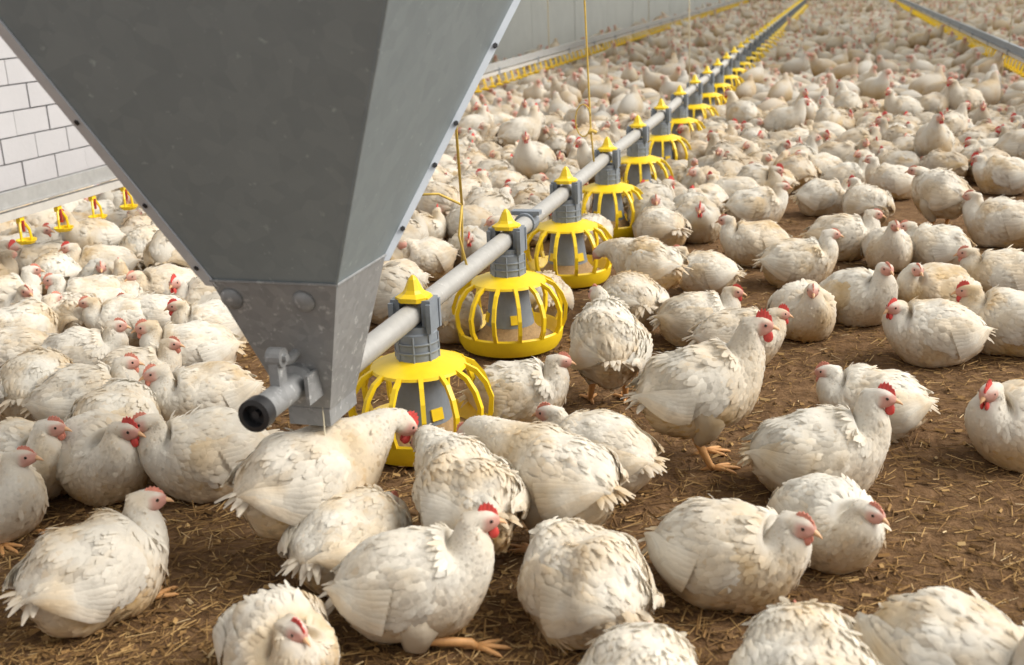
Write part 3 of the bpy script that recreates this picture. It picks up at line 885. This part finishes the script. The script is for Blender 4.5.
            Vw.append(fv); Fw += [tuple(q+cw for q in f) for f in ff]; cw += len(fv)
            Tw.append(np.tile([0, clean-r.uniform(0.0, 0.35), grime+0.03+0.22*(i > nfl*0.6)], (len(fv), 1)))
        Vw = np.concatenate(Vw)
        Vw[:, 2] = np.maximum(Vw[:, 2], 0.004)
        out['wing'].append(mesh('wing', Vw, Fw, M['plumage'], tint=np.concatenate(Tw), nrm=np.concatenate(Nw)))
    # tail: short fan
    Vt = []; Ft = []; Tt = []; ct = 0
    root = C[0]+np.array([0.03, 0, 0.0])
    nt = 15 if lod == 0 else 7
    tz = -0.05+0.25*r.random()
    for i in range(nt):
        a = (i/(nt-1)-0.5)*1.5+r.normal(0, 0.12); e = tz+pitch*0.5+r.normal(0, 0.20)-0.25*abs(a)
        d = np.array([-math.cos(a)*math.cos(e), math.sin(a)*math.cos(e), math.sin(e)])
        sd = np.array([math.sin(a), math.cos(a), 0.0]); nd = np.cross(d, sd); nd *= np.sign(nd[2])
        Lt = 0.060*r.uniform(0.65, 1.3); q = np.linspace(0, 1, 5)
        cp = root+np.array([0, math.sin(a)*0.03, 0.012*math.cos(a*1.5)])+d*(q*Lt)[:, None]+np.array([0, 0, -1.0])*(0.02*q*q)[:, None]
        cp[:, 2] = np.maximum(cp[:, 2], 0.012)
        fv, ff = strip_feather(cp, np.tile(sd, (5, 1)), np.tile(nd, (5, 1)), (0.0105 if lod == 0 else 0.015)*np.array([0.5, 0.9, 1.05, 0.8, 0.2]))
        Vt.append(fv); Ft += [tuple(x+ct for x in f) for f in ff]; ct += len(fv)
        Tt.append(np.tile([0, clean-0.3*r.random(), 0.4], (len(fv), 1)))
    out['tail'] = [mesh('tail', np.concatenate(Vt), Ft, M['plumage'], tint=np.concatenate(Tt))]
    # head parts
    def hf(f, u, l): return Hc+(h*f+hN*u+hB*l)*HS
    ch = 0.004+0.023*comb
    prof = [(-0.022, 0.018, 0), (-0.020, 0.026, 0.30*ch), (-0.014, 0.026, 0.8*ch), (-0.010, 0.027, 0.6*ch), (-0.005, 0.027, 1.0*ch), (0.000, 0.0265, 0.72*ch),
            (0.006, 0.0255, 1.05*ch), (0.010, 0.0245, 0.72*ch), (0.016, 0.0225, 0.88*ch), (0.019, 0.020, 0.58*ch), (0.026, 0.0165, 0.62*ch), (0.031, 0.0125, 0.15*ch)]
    Vc = []
    for f_, b_, hgt in prof:
        th = 0.0045+0.0015*comb
        Vc += [hf(f_, b_-0.006, -th), hf(f_, b_+hgt, -0.0016), hf(f_, b_+hgt, 0.0016), hf(f_, b_-0.006, th)]
    Fc = []
    for i in range(len(prof)-1):
        for k_ in range(3): Fc.append((i*4+k_, i*4+k_+1, i*4+k_+5, i*4+k_+4))
    out['comb'] = [mesh('comb', Vc, Fc, M['comb'] if comb > 0.58 else M['combpale'], smooth=False)]
    rings = [(0.029, 0.0095, 0.0098, -0.001), (0.038, 0.0078, 0.0082, -0.003), (0.047, 0.0050, 0.0055, -0.006), (0.054, 0.0022, 0.0025, -0.010), (0.056, 0.0005, 0.0006, -0.012)]
    Vk = []; nk = 8
    for f_, w_, h_, z_ in rings:
        for k_ in range(nk):
            a = 2*PI*k_/nk; Vk.append(hf(f_, z_+h_*math.sin(a)*(1.0 if math.sin(a) > 0 else 0.75), w_*math.cos(a)))
    out['beak'] = [mesh('beak', Vk, list(map(tuple, grid_faces(5, nk).tolist())), M['beak'])]
    out['eye'] = []
    for sg in (-1, 1):
        e = MB().lathe([(0.0, -1), (0.5, -0.87), (0.87, -0.5), (1, 0), (0.87, 0.5), (0.5, 0.87), (0.0, 1)], 10)
        ev = np.array(e.V)*0.0048
        pv = np.array([hf(0.010+x_, 0.008+z_, sg*(0.0238+0.6*y_)) for x_, y_, z_ in ev])
        out['eye'].append(mesh('eye', pv, e.F, M['eye']))
    out['wattle'] = []
    if comb > 0.5:
        for sg in (-1, 1):
            e = MB().lathe([(0.0, -1), (0.55, -0.87), (0.95, -0.5), (1, 0), (0.75, 0.5), (0.4, 0.87), (0.0, 1)], 10)
            sc_ = 0.010+0.009*comb
            pv = np.array([hf(0.022+x_*0.75*sc_, -0.018-0.6*sc_+z_*sc_, sg*(0.0075+0.32*sc_*y_)) for x_, y_, z_ in e.V])
            out['wattle'].append(mesh('wattle', pv, e.F, M['comb'] if comb > 0.58 else M['combpale']))
    out['leg'] = []
    if not sit or feet:
        for sg in (-1, 1):
            m_ = MB()
            if sit: fx, fy = 0.115+0.02*sg, sg*0.055
            else:
                fx, fy = 0.022+0.03*sg*r.uniform(-0.3, 1.0)+(0.115 if pose == 'rise' and sg < 0 else 0.0), sg*0.062
                hk = lift-0.036 if lift > 0.06 else lift-0.01
                m_.tube([(-0.022, sg*0.060, max(hk, 0.03)+0.012), (-0.016, sg*0.060, max(hk, 0.03)), (fx-0.010, fy, 0.022), (fx, fy, 0.010)], [0.0115, 0.0125, 0.0100, 0.0105], 8)
            for ang, ln in ((-0.5, 0.058), (0.0, 0.070), (0.5, 0.058), (PI+0.2*sg, 0.026)):
                m_.tube([(fx, fy, 0.010), (fx+ln*0.5*math.cos(ang), fy+ln*0.5*math.sin(ang), 0.0105), (fx+ln*math.cos(ang), fy+ln*math.sin(ang), 0.006), (fx+(ln+0.012)*math.cos(ang), fy+(ln+0.012)*math.sin(ang), 0.003)],
                        [0.0085, 0.0070, 0.0055, 0.0015], 6)
            out['leg'].append(m_.me('leg', M['leg'], True))
    return out

def place_bird(geo, x, y, heading, scale, label, group=None):
    o = empty('broiler_chicken', (x, y, 0), heading)
    o.scale = (scale, scale, scale)
    tag(o, label, 'chicken', group)
    for part in ('body', 'wing', 'tail', 'comb', 'wattle', 'beak', 'eye', 'leg'):
        for me in geo.get(part, ()):
            link(part, me, o)
    return o

def world_heading(x, y, deg):
    """deg: 0 = to the right as the photographer sees it, 90 = away, 180 = left, 270 = towards"""
    aw = math.atan2(y, x); rt = aw-PI/2
    return rt+math.radians(deg)

#  body centre px, py, heading, pose, head yaw (deg), comb, extras, label
HERO = [
 (96, 576, 28, 'sit', -28, 0.45, dict(feet=True, ruff=1.3, s=1.04), 'large white chicken sitting alone at lower left, beak pointing right'),
 (280, 652, 285, 'tuck', 20, 0.7, dict(headz=0.0, ruff=1.7, s=0.88), 'ruffled white chicken cut off by the bottom edge, left of centre'),
 (414, 588, 352, 'rise', 14, 1.0, dict(ruff=0.5, s=1.0), 'smooth white chicken getting up in front of nearest feeder, red comb, yellow foot'),
 (352, 545, 46, 'hide', 0, 0.5, dict(s=1.0), 'white chicken with drooping tail squeezed behind the rising chicken'),
 (310, 484, 24, 'feed', -10, 0.8, dict(s=1.10, headz=0.05, headx=-0.03), 'big yellowish chicken left of nearest feeder reaching its head into it'),
 (466, 500, 112, 'feed', 5, 0.5, dict(s=1.0, ruff=2.2, headz=0.02), 'scruffy grey-patched chicken feeding at nearest feeder with its back to us'),
 (556, 482, 142, 'feed', 10, 0.5, dict(s=1.0, ruff=1.5, headz=0.04), 'stained chicken right of nearest feeder leaning its head into the grille'),
 (598, 458, 150, 'low', 10, 0.5, dict(s=1.0), 'white chicken with long back lying just behind the stained feeding chicken'),
 (583, 588, 122, 'preen', 118, 0.4, dict(headz=-0.05, s=1.02, ruff=1.9, wingdrop=0.5), 'ruffled white chicken with its head tucked aside, front centre of the litter'),
 (640, 700, 80, 'hide', 10, 0.4, dict(s=0.95, ruff=1.4), 'white chicken back just peeping over the bottom edge near centre'),
 (728, 558, 342, 'low', -6, 0.6, dict(s=1.02, headz=0.01), 'clean white chicken resting on bare litter with its pink face in profile right'),
 (828, 526, 306, 'low', 22, 0.55, dict(s=0.90), 'plump chicken with yellowish breast sitting close behind the clean white one'),
 (818, 458, 8, 'tall', -12, 1.05, dict(s=1.06, ruff=1.2), 'chicken with bright red comb and upright neck sitting on open straw at right'),
 (872, 406, 186, 'sit', -8, 0.6, dict(s=0.94, ruff=1.4, headz=-0.02), 'chicken facing left right behind the upright red-combed sitting chicken'),
 (1026, 428, 222, 'sit', 28, 0.95, dict(s=1.04), 'chicken cut by the right edge with red comb, facing the camera'),
 (700, 392, 14, 'stand', -14, 1.35, dict(s=1.06, ruff=1.5), 'standing cockerel with big red comb and wattles in centre right'),
 (608, 345, 98, 'stand', 20, 0.4, dict(s=1.0, ruff=1.6, wingdrop=1.0, headz=-0.05), 'standing chicken seen from behind beside second feeder, one wing hanging'),
 (632, 305, 112, 'hide', 0, 0.4, dict(s=1.0), 'very white rump of chicken just behind the one with hanging wing'),
 (518, 398, 355, 'sit', 5, 0.55, dict(s=0.95), 'chicken sitting between first and second feeders, head facing right'),
 (698, 322, 6, 'sit', -10, 0.7, dict(s=0.92), 'chicken with red comb sitting behind the standing cockerel, beak right'),
 (738, 342, 10, 'low', 0, 1.0, dict(s=0.95), 'white chicken half hidden behind the neck of the standing cockerel'),
 (706, 276, 166, 'sit', 20, 0.6, dict(s=0.86, ruff=0.6), 'small smooth white chicken facing left in the group right of third feeder'),
 (648, 268, 148, 'feed', 0, 0.4, dict(s=0.95, ruff=1.8), 'brown-stained chicken feeding at third feeder, seen from behind'),
 (660, 232, 130, 'hide', 0, 0.4, dict(s=0.98), 'white rounded back between third feeder and the small smooth chicken'),
 (755, 246, 186, 'sit', -18, 0.5, dict(s=0.98), 'white chicken facing left at the edge of the bare litter, yellow belly'),
 (803, 314, 286, 'sit', -12, 0.35, dict(s=0.96, headz=0.01), 'chicken facing the camera alone on litter right of the standing cockerel'),
 (798, 266, 6, 'sit', 6, 0.3, dict(s=0.98, headz=0.02), 'chicken with long pale neck facing right behind the one facing the camera'),
 (858, 300, 318, 'tall', -16, 0.4, dict(s=0.98, headz=-0.01), 'chicken with upright head between two others at right, orange beak towards us'),
 (935, 294, 214, 'sit', 86, 0.35, dict(s=0.96), 'chicken with pinkish-grey face turned right behind the large right-hand chicken'),
 (934, 336, 194, 'sit', 34, 0.75, dict(headz=-0.02, s=1.02), 'large white chicken lying sideways at right, head at its left end'),
 (1012, 326, 184, 'low', 0, 0.9, dict(s=1.05, headz=0.01), 'chicken with tall red comb lying behind the large sideways chicken, right edge'),
 (1004, 280, 182, 'low', 0, 0.6, dict(s=1.0), 'chicken facing left at right edge, second behind the large sideways chicken'),
 (936, 250, 158, 'low', 28, 0.5, dict(s=0.94, ruff=1.5), 'yellowish chicken with lowered head facing left under the large standing one'),
 (888, 252, 278, 'tall', 10, 0.5, dict(s=0.9), 'chicken facing camera with narrow upright neck in the right-hand group'),
 (842, 240, 4, 'sit', 0, 0.35, dict(s=1.0), 'long low chicken facing right behind the pale-necked chicken'),
 (940, 196, 140, 'stand', 40, 0.4, dict(s=1.0, headz=-0.07, ruff=1.6), 'big standing chicken with grey stain among sitting ones at upper right'),
 (1004, 178, 176, 'low', 0, 1.2, dict(s=1.05), 'chicken with round bright red comb at upper right edge'),
 (1002, 226, 172, 'sit', -10, 0.4, dict(s=1.08), 'brownish chicken with arched neck at right edge beside the big standing one'),
 (866, 208, 118, 'sit', 20, 0.8, dict(s=0.98), 'chicken seen from behind with red comb left of the big standing one'),
 (824, 200, 8, 'low', -8, 0.4, dict(s=0.95, feet=True), 'chicken with yellow toes showing, middle of the right crowd'),
 (820, 172, 198, 'sit', 0, 0.5, dict(s=0.95), 'chicken facing left just behind the one with yellow toes'),
 (892, 184, 172, 'tall', 0, 0.5, dict(s=0.95, headz=-0.02), 'chicken with raised orange beak facing left, beak to beak with its neighbour'),
 (846, 180, 8, 'tall', 0, 0.4, dict(s=0.85, headz=-0.02), 'chicken facing right, beak to beak with its neighbour in the right crowd'),
 (756, 210, 12, 'sit', -6, 0.5, dict(s=1.0), 'chicken with dark-edged wing facing right behind the yellow-bellied one'),
 (772, 184, 168, 'sit', -6, 0.4, dict(s=0.86), 'smaller chicken facing left behind the dark-edged wing chicken'),
 # left foreground and left crowd
 (-8, 502, 300, 'tall', 38, 0.5, dict(s=0.98, feet=True, headz=-0.02), 'chicken at left edge facing right, toes showing, above the lone sitting one'),
 (22, 466, 300, 'sit', 38, 0.6, dict(s=1.0, headz=0.01), 'chicken at left edge with pinkish face, second up from bottom left'),
 (104, 460, 286, 'sit', 42, 1.0, dict(s=1.06, headz=-0.01), 'broad chicken with red comb and wattles facing right in left foreground'),
 (208, 458, 186, 'sit', 0, 0.6, dict(s=1.06, headz=0.0), 'chicken facing left below the black hopper end cap'),
 (126, 326, 178, 'sit', 0, 0.55, dict(s=0.9), 'chicken facing left in the left crowd, level with the hopper seam'),
 (192, 356, 180, 'sit', 0, 0.65, dict(s=1.0), 'long white chicken facing left just above hopper end cap level'),
 (82, 362, 352, 'sit', -8, 0.55, dict(s=0.96, ruff=1.4), 'chicken with ragged tail facing right in the middle of the left crowd'),
 (86, 404, 358, 'sit', -4, 0.65, dict(s=1.0, headz=-0.01), 'chicken facing right behind the broad red-wattled one'),
 (138, 378, 352, 'sit', -12, 0.65, dict(s=0.88), 'chicken facing right, its beak meeting a left-facing one near the hopper'),
 (206, 402, 192, 'sit', 0, 0.65, dict(s=1.0), 'chicken facing left nearest the hopper end cap, beak meeting its neighbour'),
 (118, 424, 50, 'hide', 0, 0.4, dict(s=1.0), 'back of a yellowish chicken without visible head behind broad red-wattled one'),
 (38, 392, 70, 'hide', 0, 0.4, dict(s=1.05), 'wide cream back of a chicken at left edge behind the pink-faced one'),
 (24, 334, 30, 'low', 0, 0.4, dict(s=1.0), 'cream chicken at left edge next to the brown-stained rump'),
 (72, 322, 110, 'hide', 0, 0.4, dict(s=0.95, ruff=1.8), 'brown-stained ruffled rump in the middle of the left crowd'),
 (14, 360, 160, 'low', 0, 0.4, dict(s=0.95), 'pale chicken lying at left edge below the cream chicken'),
 (4, 302, 4, 'sit', 0, 0.6, dict(s=0.95), 'chicken at left edge facing right, beak to beak with another'),
 (92, 304, 178, 'sit', 0, 0.6, dict(s=0.98), 'chicken facing left, beak to beak with the left edge one'),
 (56, 280, 90, 'hide', 0, 0.4, dict(s=0.98), 'rounded white back behind the two beak to beak chickens at left'),
 (104, 270, 176, 'sit', 0, 0.75, dict(s=0.98), 'chicken with red comb facing left beside the big rounded rump'),
 (150, 254, 84, 'hide', 0, 0.5, dict(s=1.12), 'big rounded cream rump turned to us beside the hopper flange'),
 (126, 300, 92, 'tall', 4, 0.3, dict(s=0.85), 'chicken with upright neck seen from behind, below the big rounded rump'),
 (168, 292, 200, 'low', 10, 0.4, dict(s=0.95), 'chicken lying against the hopper flange below the big rounded rump'),
 (214, 330, 182, 'sit', 0, 0.8, dict(s=0.9), 'chicken with red face half hidden by the left hopper edge'),
 (158, 322, 150, 'low', 0, 0.4, dict(s=0.9), 'cream back of a chicken between two left-facing ones near the hopper'),
 (20, 256, 350, 'sit', 0, 0.6, dict(s=0.95), 'chicken at left edge under the first drip cup, facing right'),
 (78, 246, 186, 'sit', 0, 0.7, dict(s=0.9), 'chicken facing left under the second and third drip cups'),
 (100, 222, 4, 'sit', 0, 0.4, dict(s=1.0), 'grey-faced chicken facing right behind the third drip cup'),
 # bottom right
 (806, 682, 100, 'hide', 0, 0.5, dict(s=1.0, ruff=1.8), 'fluffy white rump cut by the bottom edge, right of centre'),
 (962, 680, 330, 'hide', 0, 0.8, dict(s=1.12, headz=0.10), 'broad white back cut by the bottom right corner, red comb tip'),
 # between hopper and feed line
 (425, 262, 200, 'hide', 0, 0.4, dict(s=0.9), 'chicken with dark spot on its side beside the forked rope'),
 (438, 215, 150, 'low', 0, 0.4, dict(s=0.95), 'bright white chicken just right of the hopper edge by the forked rope'),
 (505, 190, 172, 'low', 0, 1.0, dict(s=0.98), 'chicken with red comb facing left, between hopper edge and third feeder'),
 (500, 128, 178, 'sit', 0, 0.4, dict(s=1.05), 'long white chicken facing left near the hopper right edge, far side of tube'),
 (545, 300, 95, 'hide', 0, 0.4, dict(s=0.85), 'white chicken back on far side of the tube between second and third feeders'),
 (455, 320, 70, 'hide', 0, 0.4, dict(s=0.85), 'white chicken back on far side of the tube between first and second feeders'),
 (410, 262, 220, 'low', 0, 0.4, dict(s=0.85), 'chicken with pinkish face peering past hopper edge under the tube'),
 (592, 235, 85, 'hide', 0, 0.4, dict(s=0.85), 'white chicken hidden behind third feeder grille'),
 (628, 172, 140, 'hide', 0, 0.4, dict(s=0.95), 'white chicken squeezed between fourth and fifth feeders'),
]
GS = 0.79
FOOT = []      # ground positions already taken
for i, (px, py, hd, pose, yw, cb, ex, lab) in enumerate(HERO):
    ex = dict(ex); s = ex.pop('s', 1.0)*GS
    zc = (0.10+POSES[pose][0])*s
    p = at(px, py, zc)
    geo = bird(pose, 100+i, math.radians(yw), 0, cb*0.85, **ex)
    place_bird(geo, p[0], p[1], world_heading(p[0], p[1], hd), s, lab)
    FOOT.append((p[0], p[1]))

# the rest of the flock: positions found by dart throwing on the litter
def bound(px):
    """lowest picture row where the dense flock still covers the floor"""
    return np.interp(px, [-400, 0, 225, 226, 395, 396, 470, 560, 640, 700, 730, 790, 860, 1024, 1500],
                         [300, 330, 335, 300, 300, 300, 250, 225, 225, 222, 205, 175, 165, 165, 165])
rg = np.random.default_rng(11)
cell = {}
def ckey(x, y): return (int(math.floor(x/0.3)), int(math.floor(y/0.3)))
def free(x, y, d):
    kx, ky = ckey(x, y)
    for i in (-1, 0, 1):
        for j in (-1, 0, 1):
            for (a, b) in cell.get((kx+i, ky+j), ()):
                if (a-x)**2+(b-y)**2 < d*d: return False
    return True
for x, y in FOOT: cell.setdefault(ckey(x, y), []).append((x, y))
cand = []
ys = np.concatenate([rg.uniform(2.2, 9, 17000), rg.uniform(9, 44, 48000)])
order = np.argsort(ys)
for y in ys[order]:
    x = rg.uniform(WALLX+0.25, 3.4+0.11*y)
    if abs(x-X0) < 0.20 and y < 12 and min(abs(y-f) for f in FEED_Y) < 0.30: continue
    if abs(x-X0) < 0.12: continue
    px, py, dz = proj((x, y, 0.1))
    if py > bound(px): continue
    if 538 < px < 585 and 146 < py < 168: continue       # bare patch left of the tube
    if px > 1110 and y < 4.6: continue
    if px < -160: continue
    if x < -4.15 and y < 9: continue                      # the strip along the near wall is empty
    if free(x, y, 0.215 if y < 9 else (0.235 if y < 14 else 0.275)):
        cell.setdefault(ckey(x, y), []).append((x, y)); cand.append((x, y, px, py, dz))

def hidden(px, py):
    # behind the hopper as seen by the photographer
    l = (py-25)/(288-25)*215 if py < 288 else 215; rr = 522-py/277*140
    return py < 285 and l+8 < px < rr-12
vis = [c for c in cand if -12 < c[2] < 1036 and c[3] > -5 and not hidden(c[2], c[3])]
vis.sort(key=lambda c: c[4])
NIND = 300-len(HERO)
ind = vis[:NIND]; indset = set((c[0], c[1]) for c in ind)
rest = [c for c in cand if (c[0], c[1]) not in indset]

pool = []
names = ['sit', 'sit', 'low', 'sit', 'tuck', 'hide', 'tall', 'low', 'stand', 'sit', 'low', 'sit', 'hide', 'tall', 'sit', 'low', 'stand', 'sit', 'tuck', 'sit']
for i, nm in enumerate(names):
    yw = math.radians([0, 25, -30, 55, -60, 0, 10, 40, -20, -10, 15, -45, 0, -35, 70, -15, 30, 5, 45, -70][i])
    pool.append((nm, bird(nm, 900+i, yw, 1, float(rg.choice([0.1, 0.2, 0.3, 0.4, 0.6, 0.9])), ruff=rg.uniform(0.8, 1.6))))

# describe each one by where it sits and how it faces
info = []
for (x, y, px, py, dz) in ind:
    k = int(rg.integers(len(pool))); hd = rg.uniform(0, 360)
    q = int(((hd+45) % 360)//90); face = ['facing right', 'seen from behind', 'facing left', 'facing the camera'][q]
    fi = int(np.argmin([abs(y-f) for f in FEED_Y]))
    if x < -3.1: zone = 'behind left drinker line'
    elif x < X0: zone = 'left of feed tube'
    elif x > 1.58: zone = 'beyond right drinker line'
    else: zone = 'right of feed tube'
    info.append((x, y, k, hd, face, zone, fi, pool[k][0]))
groups = {}
for n_, it in enumerate(info): groups.setdefault((it[5], it[6], it[4]), []).append(n_)
labels = {}
for (zone, fi, face), L_ in groups.items():
    L_.sort(key=lambda q: abs(info[q][0]-X0))
    for j, q in enumerate(L_):
        st = 'standing' if info[q][7] == 'stand' else 'sitting'
        w = '' if len(L_) == 1 else ', %s out' % ORD[j]
        labels[q] = '%s chicken %s, level with %s feeder, %s%s' % (st, zone, ORD[min(fi, 19)], face, w)
for n_, (x, y, k, hd, face, zone, fi, nm) in enumerate(info):
    place_bird(pool[k][1], x, y, world_heading(x, y, hd), GS*rg.uniform(0.88, 1.08), labels[n_], 'flock of broiler chickens')

# the distant remainder of the flock, too many to count
lods = [bird(nm, 700+i, math.radians(yw), 2)['raw'] for i, (nm, yw) in enumerate((('sit', 0), ('sit', 40), ('low', -20), ('tall', -40), ('hide', 0), ('low', 30), ('stand', 10)))]
near = [bird(nm, 760+i, math.radians(yw), 1)['raw'] for i, (nm, yw) in enumerate((('sit', 20), ('low', -30), ('tall', 10)))]
VV, FF, TT_ = [], [], []; base = 0
for (x, y, px, py, dz) in rest:
    V, F, T = (near[rg.integers(3)] if dz < 5.0 else lods[rg.integers(len(lods))])
    a = rg.uniform(0, 2*PI); s = GS*rg.uniform(0.88, 1.08); c, sn = math.cos(a)*s, math.sin(a)*s
    W = np.stack([V[:, 0]*c-V[:, 1]*sn+x, V[:, 0]*sn+V[:, 1]*c+y, V[:, 2]*s], 1)
    tt = T.copy(); tt[:, 1] = np.clip(tt[:, 1]*rg.uniform(0.0, 1.0), 0, 1); tt[:, 2] = np.clip(tt[:, 2]+rg.uniform(-0.2, 0.45), 0, 1)  # random darker tone: dirt, and the dim far barn painted into the colour
    VV.append(W); FF += [tuple(i+base for i in f) for f in F]; TT_.append(tt); base += len(V)
o = link('distant_flock', mesh('distant_flock', np.concatenate(VV), FF, M['plumage'], tint=np.concatenate(TT_)))
tag(o, 'far part of the white chicken flock filling the barn floor', 'flock', kind='stuff')
